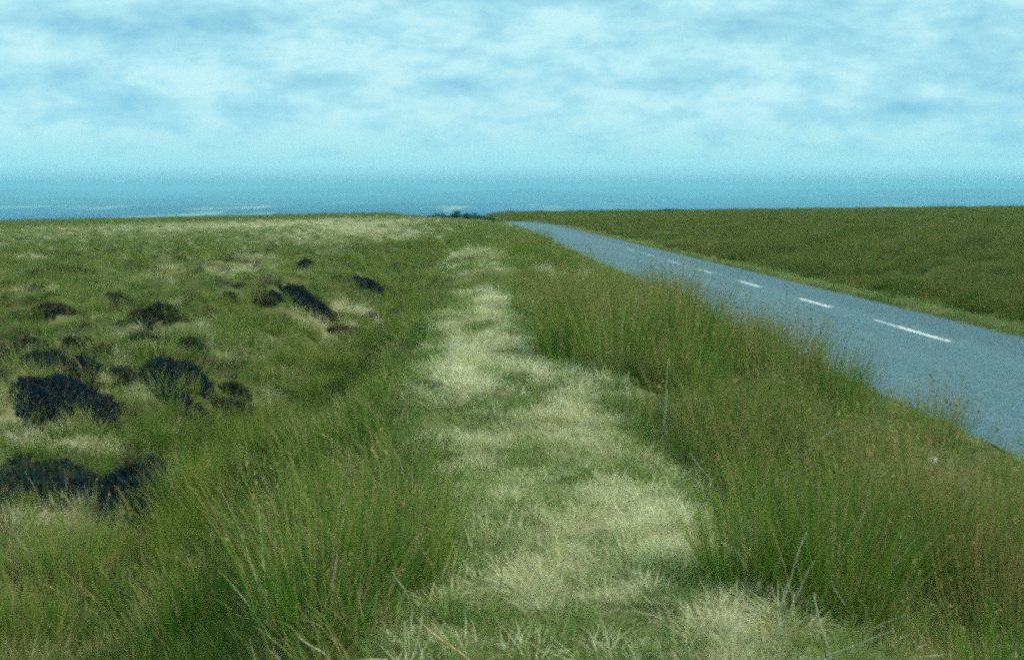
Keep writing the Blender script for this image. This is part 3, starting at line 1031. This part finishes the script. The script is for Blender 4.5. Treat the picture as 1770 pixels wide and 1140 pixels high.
# ------------------------------------------------------------------ dark heather
def heather_patch(p, W_, D_, hm, seed):
    """a low, ragged mat of heather in true size, lying on the ground around p; returns verts, quads, uv"""
    r_ = np.random.RandomState(seed)
    cx, cy = p[0], p[1] + D_ / 2
    ph = r_.rand(2) * 50
    ca = math.atan2(p[0], p[1])

    def inside(a_, b_):
        """1 in the middle, 0 at the wandering edge (a_, b_ in patch units)"""
        e_ = np.sqrt(a_ ** 2 + b_ ** 2)
        lim = (0.62 if cy < 12.5 else 0.30) + (0.80 if cy < 12.5 else 1.30) * fbm(a_ * 3.6 + ph[0], b_ * 3.6 + ph[1], 3)
        return 1 - e_ / lim

    def world(a_, b_):
        lx, ly = a_ * W_ / 2, b_ * D_ / 2
        return lx * math.cos(ca) + ly * math.sin(ca), -lx * math.sin(ca) + ly * math.cos(ca)

    def mound(a_, b_):
        return (1.0 if cy < 12.5 else 0.72) * hm * np.clip(inside(a_, b_) * 1.6, 0, 1) ** 0.6 * (0.45 + 1.0 * fbm(a_ * W_ * 2.2 + ph[1], b_ * D_ * 2.2 + ph[0], 3))
    n_ = int(np.clip(W_ * D_ * 4200, 1200, 11000))
    a_, b_ = r_.uniform(-1.15, 1.15, n_), r_.uniform(-1.15, 1.15, n_)
    k_ = inside(a_, b_) > r_.uniform(-0.05, 0.10, n_)
    a_, b_ = a_[k_], b_[k_]
    m_ = len(a_)
    x_, y_ = world(a_, b_)
    z_ = T(L_of(x_ + cx, y_ + cy), y_ + cy) - p[2] + mound(a_, b_)
    big = np.clip(math.hypot(cx, cy) / 14.0, 0.8, 2.2)
    ln = r_.uniform(0.06, 0.15, m_) * min(big, 1.3)
    wd = r_.uniform(0.006, 0.013, m_) * big
    tl, an = r_.uniform(0.0, 1.0, m_), r_.rand(m_) * 6.283
    tip = np.stack([np.sin(tl) * np.cos(an), np.sin(tl) * np.sin(an), np.cos(tl)], -1) * ln[:, None]
    b0 = np.stack([x_, y_, z_ - 0.03], -1)
    fa = r_.rand(m_) * 3.14
    S = np.stack([np.cos(fa) * wd, np.sin(fa) * wd, 0 * wd], -1)
    V = np.stack([b0 - S * 0.3, b0 + tip * 0.55 + S, b0 + tip, b0 + tip * 0.45 - S], 1).reshape(-1, 3)
    U = np.stack([np.repeat(r_.rand(m_), 4), np.tile([0.1, .5, 1, .5], m_)], 1)
    # the matted stems underneath
    g = 26
    ga, gb = np.meshgrid(np.linspace(-1.15, 1.15, g), np.linspace(-1.15, 1.15, g), indexing='ij')
    gx, gy = world(ga, gb)
    ins = inside(ga, gb)
    gzv = T(L_of(gx + cx, gy + cy), gy + cy) - p[2] + np.where(ins > 0, mound(ga, gb) * 0.8, -0.06)
    id_ = np.arange(g * g).reshape(g, g)
    Q2 = np.stack([id_[:-1, :-1], id_[1:, :-1], id_[1:, 1:], id_[:-1, 1:]], -1).reshape(-1, 4)
    Q2 = Q2[(ins.ravel()[Q2] > -0.02).any(1)]
    out = merge([(V, np.arange(m_ * 4).reshape(-1, 4), U), (np.stack([gx, gy, gzv], -1).reshape(-1, 3), Q2, np.full((g * g, 2), 0.2))])
    return out, cx, cy


for i, (p, W_, D_, hm_, lab) in enumerate(HP):
    (V, Q, U), cx, cy = heather_patch(p, W_, D_, hm_, 40 + i)
    brown = any(w_ in lab for w_ in ('brown', 'faint', 'dull', 'greenish', 'streak', 'tiny', 'sliver', 'strip', 'low', 'flat'))
    o = link('heather_bush', mesh_np('heather_bush', V, Q, U), M_heather2 if brown else M_heather)
    o.location = (cx, cy, p[2])
    tag(o, lab, 'heather', 'dark heather clumps on the moor')

# ------------------------------------------------------------------ straw-coloured tussocks one can pick out
SM = [mesh_np('straw_tussock', *blades(rng, 950, 0.32, (0.28, 0.5), 0.009, 1.0, 1.2, 4, 0.3)) for i in range(3)]
for me in SM:
    me.materials.append(M_dry)
for i, (u, v, wd, lab) in enumerate([
        (598, 546, 112, 'brightest straw-coloured tussock, humped above dark heather at the ditch edge'),
        (592, 566, 60, 'pale flattened tussock in front of the brightest straw one'),
        (645, 572, 40, 'small pale tussock at the edge of the ditch rushes'),
        (188, 658, 56, 'tan tussock among the dark heather rows of the left moor'),
        (40, 770, 90, 'pale tussock draped between the two nearest heather rows at the left edge'),
        (110, 780, 60, 'smaller tan tussock on top of the nearest heather row'),
        (252, 600, 46, 'faint pale tussock below the flat wide brown heather clump'),
        (230, 905, 80, 'pale ragged tussock in front of the nearest heather row'),
        (1190, 640, 60, 'straw tussock among the rushes right of the dark hollow'),
]):
    p = spot(u, v)
    d = math.hypot(p[0], p[1])
    s_ = wd * d / FPX / 0.95
    o = link('straw_tussock', SM[i % 3])
    o.location = p
    o.rotation_euler = (0, 0, rng.rand() * 6.28)
    o.scale = (s_, s_ * 0.9, min(s_, 1.1) * 0.95)
    tag(o, lab, 'tussock', 'straw-coloured tussocks')

# ------------------------------------------------------------------ bushes on the skyline
def bush(name, u, y, wm, vtop, lab, seed, grp):
    r_ = np.random.RandomState(seed)
    x = (u - 885) / FPX * y
    hm = max(EYE - y * (vtop - 322) / FPX - gz(x, y), 0.8)      # tall enough to stand above the brow
    root = bpy.data.objects.new(name, None)
    COL.objects.link(root)
    root.location = (x, y, gz(x, y) - 0.1)
    tag(root, lab, 'bush', grp)
    n_ = 4200
    V_, k_ = [], 0
    cs = [(r_.uniform(-0.42, 0.42) * wm, r_.uniform(-0.3, 0.3) * wm, r_.uniform(0.3, 0.62) * hm, r_.uniform(0.22, 0.4)) for i in range(9)]
    cs.append((0.0, 0.0, 0.66 * hm, 0.34))
    P, N_ = [], []
    for (cx, cy, cz, rr) in cs:
        q = r_.randn(n_ // 10, 3)
        q /= np.linalg.norm(q, axis=1)[:, None]
        q *= (r_.rand(len(q), 1) ** 0.4)
        P.append(np.stack([cx + q[:, 0] * rr * wm * 0.55, cy + q[:, 1] * rr * wm * 0.55, np.maximum(cz + q[:, 2] * rr * hm, 0.05)], -1))
    P = np.concatenate(P)
    m_ = len(P)
    a_ = r_.randn(m_, 3)
    a_ /= np.linalg.norm(a_, axis=1)[:, None]
    b_ = np.cross(a_, r_.randn(m_, 3))
    b_ /= np.linalg.norm(b_, axis=1)[:, None]
    sz = (0.17 * r_.uniform(0.6, 1.4, m_))[:, None]
    V = np.stack([P - a_ * sz, P - b_ * sz * 0.6, P + a_ * sz, P + b_ * sz * 0.6], 1).reshape(-1, 3)
    U = np.stack([np.repeat(r_.rand(m_), 4), np.tile([0.2, .4, .5, .4], m_)], 1)
    link('crown', mesh_np('crown', V, np.arange(m_ * 4).reshape(-1, 4), U), M_bush, root)
    tv, tq = tube_np([(0, 0, -0.2), (0.05, 0.02, 0.3 * hm), (0.02, 0.1, 0.7 * hm)], 0.12, 0.05)
    link('trunk', mesh_np('trunk', tv, tq), M_bush, root)


GB = 'bushes on the skyline'
bush('bush', 790, 330, 8.0, 361, 'tallest dark bush on the skyline, above the far end of the bank', 1, GB)
bush('bush', 759, 334, 13.0, 366, 'low dark bush on the skyline left of the tallest one', 2, GB)
bush('bush', 821, 338, 13.0, 366, 'low dark bush on the skyline between the tallest one and the road', 3, GB)
bush('bush', 1152, 360, 5.0, 360, 'tiny dark bush alone on the skyline right of the road', 4, GB)

# ------------------------------------------------------------------ single dead stems
def dead_stem(u0, v0, u1, v1, rise, r0, sag, red, lab):
    """root on the ground at the first place, tip towards the second, `rise` metres above the ground there"""
    a_ = spot(u0, v0)
    d0 = math.hypot(a_[0], a_[1])
    dr_ = ray(u1, v1)
    # the tip: where its line of sight passes at about the root's distance
    near = 0.87
    b_ = np.array([0, 0, EYE]) + dr_ * (d0 * near * rise / math.hypot(dr_[0], dr_[1]))
    b_[2] = max(b_[2], gz(b_[0], b_[1]) + 0.03)
    ra_ = ray(u0, v0)
    lo_p = np.array([0, 0, EYE]) + ra_ * (d0 * near / math.hypot(ra_[0], ra_[1]))
    dv = lo_p - b_
    for st in np.linspace(0, 0.38, 40):                   # carry the stem on down until it meets the ground
        a_ = lo_p + dv / np.linalg.norm(dv) * st
        if a_[2] < gz(a_[0], a_[1]):
            break
    if a_[2] > gz(a_[0], a_[1]):
        a_ = np.array([a_[0], a_[1], gz(a_[0], a_[1])])
    pts = []
    r0 = r0 * 0.68
    for t in np.linspace(0, 1, 11):
        q = a_ * (1 - t) + b_ * t
        q = q + np.array([0.015 * math.sin(5 * t), 0.02 * math.sin(4 * t + 1), sag * 4 * t * (1 - t)])
        pts.append(q - a_)
    V, Q_ = tube_np(pts, r0, r0 * 0.45)
    o = link('dead_stem', mesh_np('dead_stem', V, Q_, smooth=True), M_stem_red if red else M_stem)
    o.location = a_
    tag(o, lab, 'dead stem', 'bleached dead stems in the grass')


for s_ in [
    (1345, 850, 1450, 738, 1.00, 0.0055, 0.07, 0, 'longest arching pale stem bending right over the rush clumps below the road'),
    (1300, 880, 1420, 800, 0.97, 0.004, 0.05, 0, 'thin pale stem lying under and parallel to the longest arching one'),
    (1612, 1082, 1712, 1000, 0.98, 0.006, 0.0, 1, 'ochre stem slanting up to the right near the bottom right corner'),
    (1565, 1075, 1572, 1010, 0.97, 0.006, 0.0, 0, 'short upright grey stem just left of the ochre slanting one'),
    (1455, 1045, 1442, 1000, 0.96, 0.0065, 0.0, 0, 'stubby white stem standing upright among rushes at the bottom right'),
    (1372, 1040, 1412, 965, 0.97, 0.0055, 0.01, 0, 'grey stem leaning right, crossing in an inverted V at the bottom right'),
    (1425, 1110, 1412, 1020, 0.97, 0.006, 0.0, 0, 'white upright stem right of the inverted V'),
    (1358, 1025, 1400, 915, 0.98, 0.0055, 0.03, 0, 'long pale stem rising right from the straw edge of the bank'),
    (1285, 985, 1282, 945, 0.97, 0.005, 0.0, 0, 'short pale upright stem beside the matted straw on the bank edge'),
    (1460, 1120, 1545, 1085, 0.96, 0.005, 0.0, 0, 'pale stem nearly flat on the ground at the bottom right of the bank'),
    (1215, 815, 1195, 780, 0.98, 0.006, 0.0, 0, 'short pale stem leaning left beside the bright bank grass'),
    (1388, 760, 1388, 735, 0.98, 0.006, 0.0, 0, 'small bright stem tip upright in the brownish rushes'),
    (770, 1108, 728, 1062, 0.97, 0.0065, 0.0, 1, 'bright stem leaning left over the dark hollow at the bottom'),
    (735, 1136, 768, 1112, 0.97, 0.005, 0.0, 0, 'stem at the bottom crossing the bright one over the dark hollow'),
    (866, 985, 876, 945, 0.97, 0.0055, 0.0, 0, 'pale upright stem at the left edge of the bank top'),
    (540, 1115, 524, 1092, 0.96, 0.006, 0.0, 0, 'short white stem leaning left near the bottom'),
    (482, 1138, 482, 1108, 0.95, 0.006, 0.0, 0, 'white upright stem at the bottom edge'),
    (300, 1042, 385, 992, 0.98, 0.0045, 0.02, 0, 'long thin pale stem slanting up right in the lower left rushes'),
    (308, 855, 300, 826, 0.98, 0.006, 0.0, 0, 'short bright stem beside the nearest heather row'),
    (408, 925, 392, 903, 0.98, 0.0055, 0.0, 0, 'short pinkish-white stem in the grass left of centre'),
    (735, 958, 728, 922, 0.98, 0.0055, 0.0, 0, 'pale upright stem among rushes left of the bank, the right of a close pair'),
    (715, 945, 740, 905, 0.98, 0.005, 0.0, 0, 'pale stem leaning right, crossing the upright one left of the bank'),
    (630, 920, 634, 890, 0.98, 0.006, 0.0, 0, 'short bright stem with a broken tip left of the bank'),
    (690, 1002, 684, 975, 0.98, 0.0055, 0.0, 0, 'short white stem low in the green rushes left of the bank'),
    (430, 800, 412, 750, 0.99, 0.005, 0.02, 0, 'greyish stem leaning left at the moor side of the ditch'),
    (470, 830, 525, 770, 0.99, 0.004, 0.03, 0, 'greyish stem leaning right out of the fanned rush clump'),
    (1086, 672, 1090, 640, 0.99, 0.010, 0.0, 0, 'white bent stem at the left of the dark hollow under the big rush clump'),
    (1112, 678, 1104, 655, 0.99, 0.009, 0.0, 1, 'pinkish stem at the centre of the dark hollow under the big rush clump'),
    (1150, 690, 1158, 620, 0.99, 0.008, 0.02, 0, 'tall bleached stem at the right of the dark hollow'),
    (1168, 676, 1225, 700, 0.97, 0.007, 0.04, 0, 'bleached stem drooping right from the dark hollow'),
]:
    dead_stem(*s_)

# ------------------------------------------------------------------ white stone on the verge
r_ = np.random.RandomState(4)
th, ph = np.meshgrid(np.linspace(0, 2 * np.pi, 17), np.linspace(-np.pi / 2, np.pi / 2, 10), indexing='ij')
rad = 1 + 0.28 * (fbm(th * 1.3 + 2, ph * 1.5 + 7, 2) - 0.5) * np.cos(ph)
rad[-1] = rad[0]
V = np.stack([0.045 * rad * np.cos(ph) * np.cos(th), 0.035 * rad * np.cos(ph) * np.sin(th), 0.05 * rad * np.sin(ph)], -1)
id_ = np.arange(17 * 10).reshape(17, 10)
Q = np.stack([id_[:-1, :-1], id_[1:, :-1], id_[1:, 1:], id_[:-1, 1:]], -1).reshape(-1, 4)
o = link('stone', mesh_np('stone', V.reshape(-1, 3), Q, smooth=True), M_stone)
p = spot(1612, 812)
o.location = (p[0], p[1], p[2] + 0.09)
tag(o, 'small white stone in the long grass of the verge near the right edge', 'stone')

# ------------------------------------------------------------------ the air
hz = bpy.data.meshes.new('haze')
X0, X1, Y0, Y1, Z0, Z1 = -61500.0, 61500.0, -5000.0, 64000.0, -253.0, 62.0
hz.from_pydata([(X0, Y0, Z0), (X1, Y0, Z0), (X1, Y1, Z0), (X0, Y1, Z0), (X0, Y0, Z1), (X1, Y0, Z1), (X1, Y1, Z1), (X0, Y1, Z1)], [],
               [(3, 2, 1, 0), (4, 5, 6, 7), (0, 1, 5, 4), (1, 2, 6, 5), (2, 3, 7, 6), (3, 0, 4, 7)])
m, n = new_mat('pale_blue_air')
pv = n.n('ShaderNodeVolumePrincipled')
pv.inputs['Color'].default_value = (0.36, 0.84, 1.0, 1)
pv.inputs['Density'].default_value = 6.5e-5
pv.inputs['Anisotropy'].default_value = 0.0
oo = n.n('ShaderNodeOutputMaterial')
n.t.links.new(pv.outputs[0], oo.inputs['Volume'])
tag(link('haze', hz, m), kind='stuff')
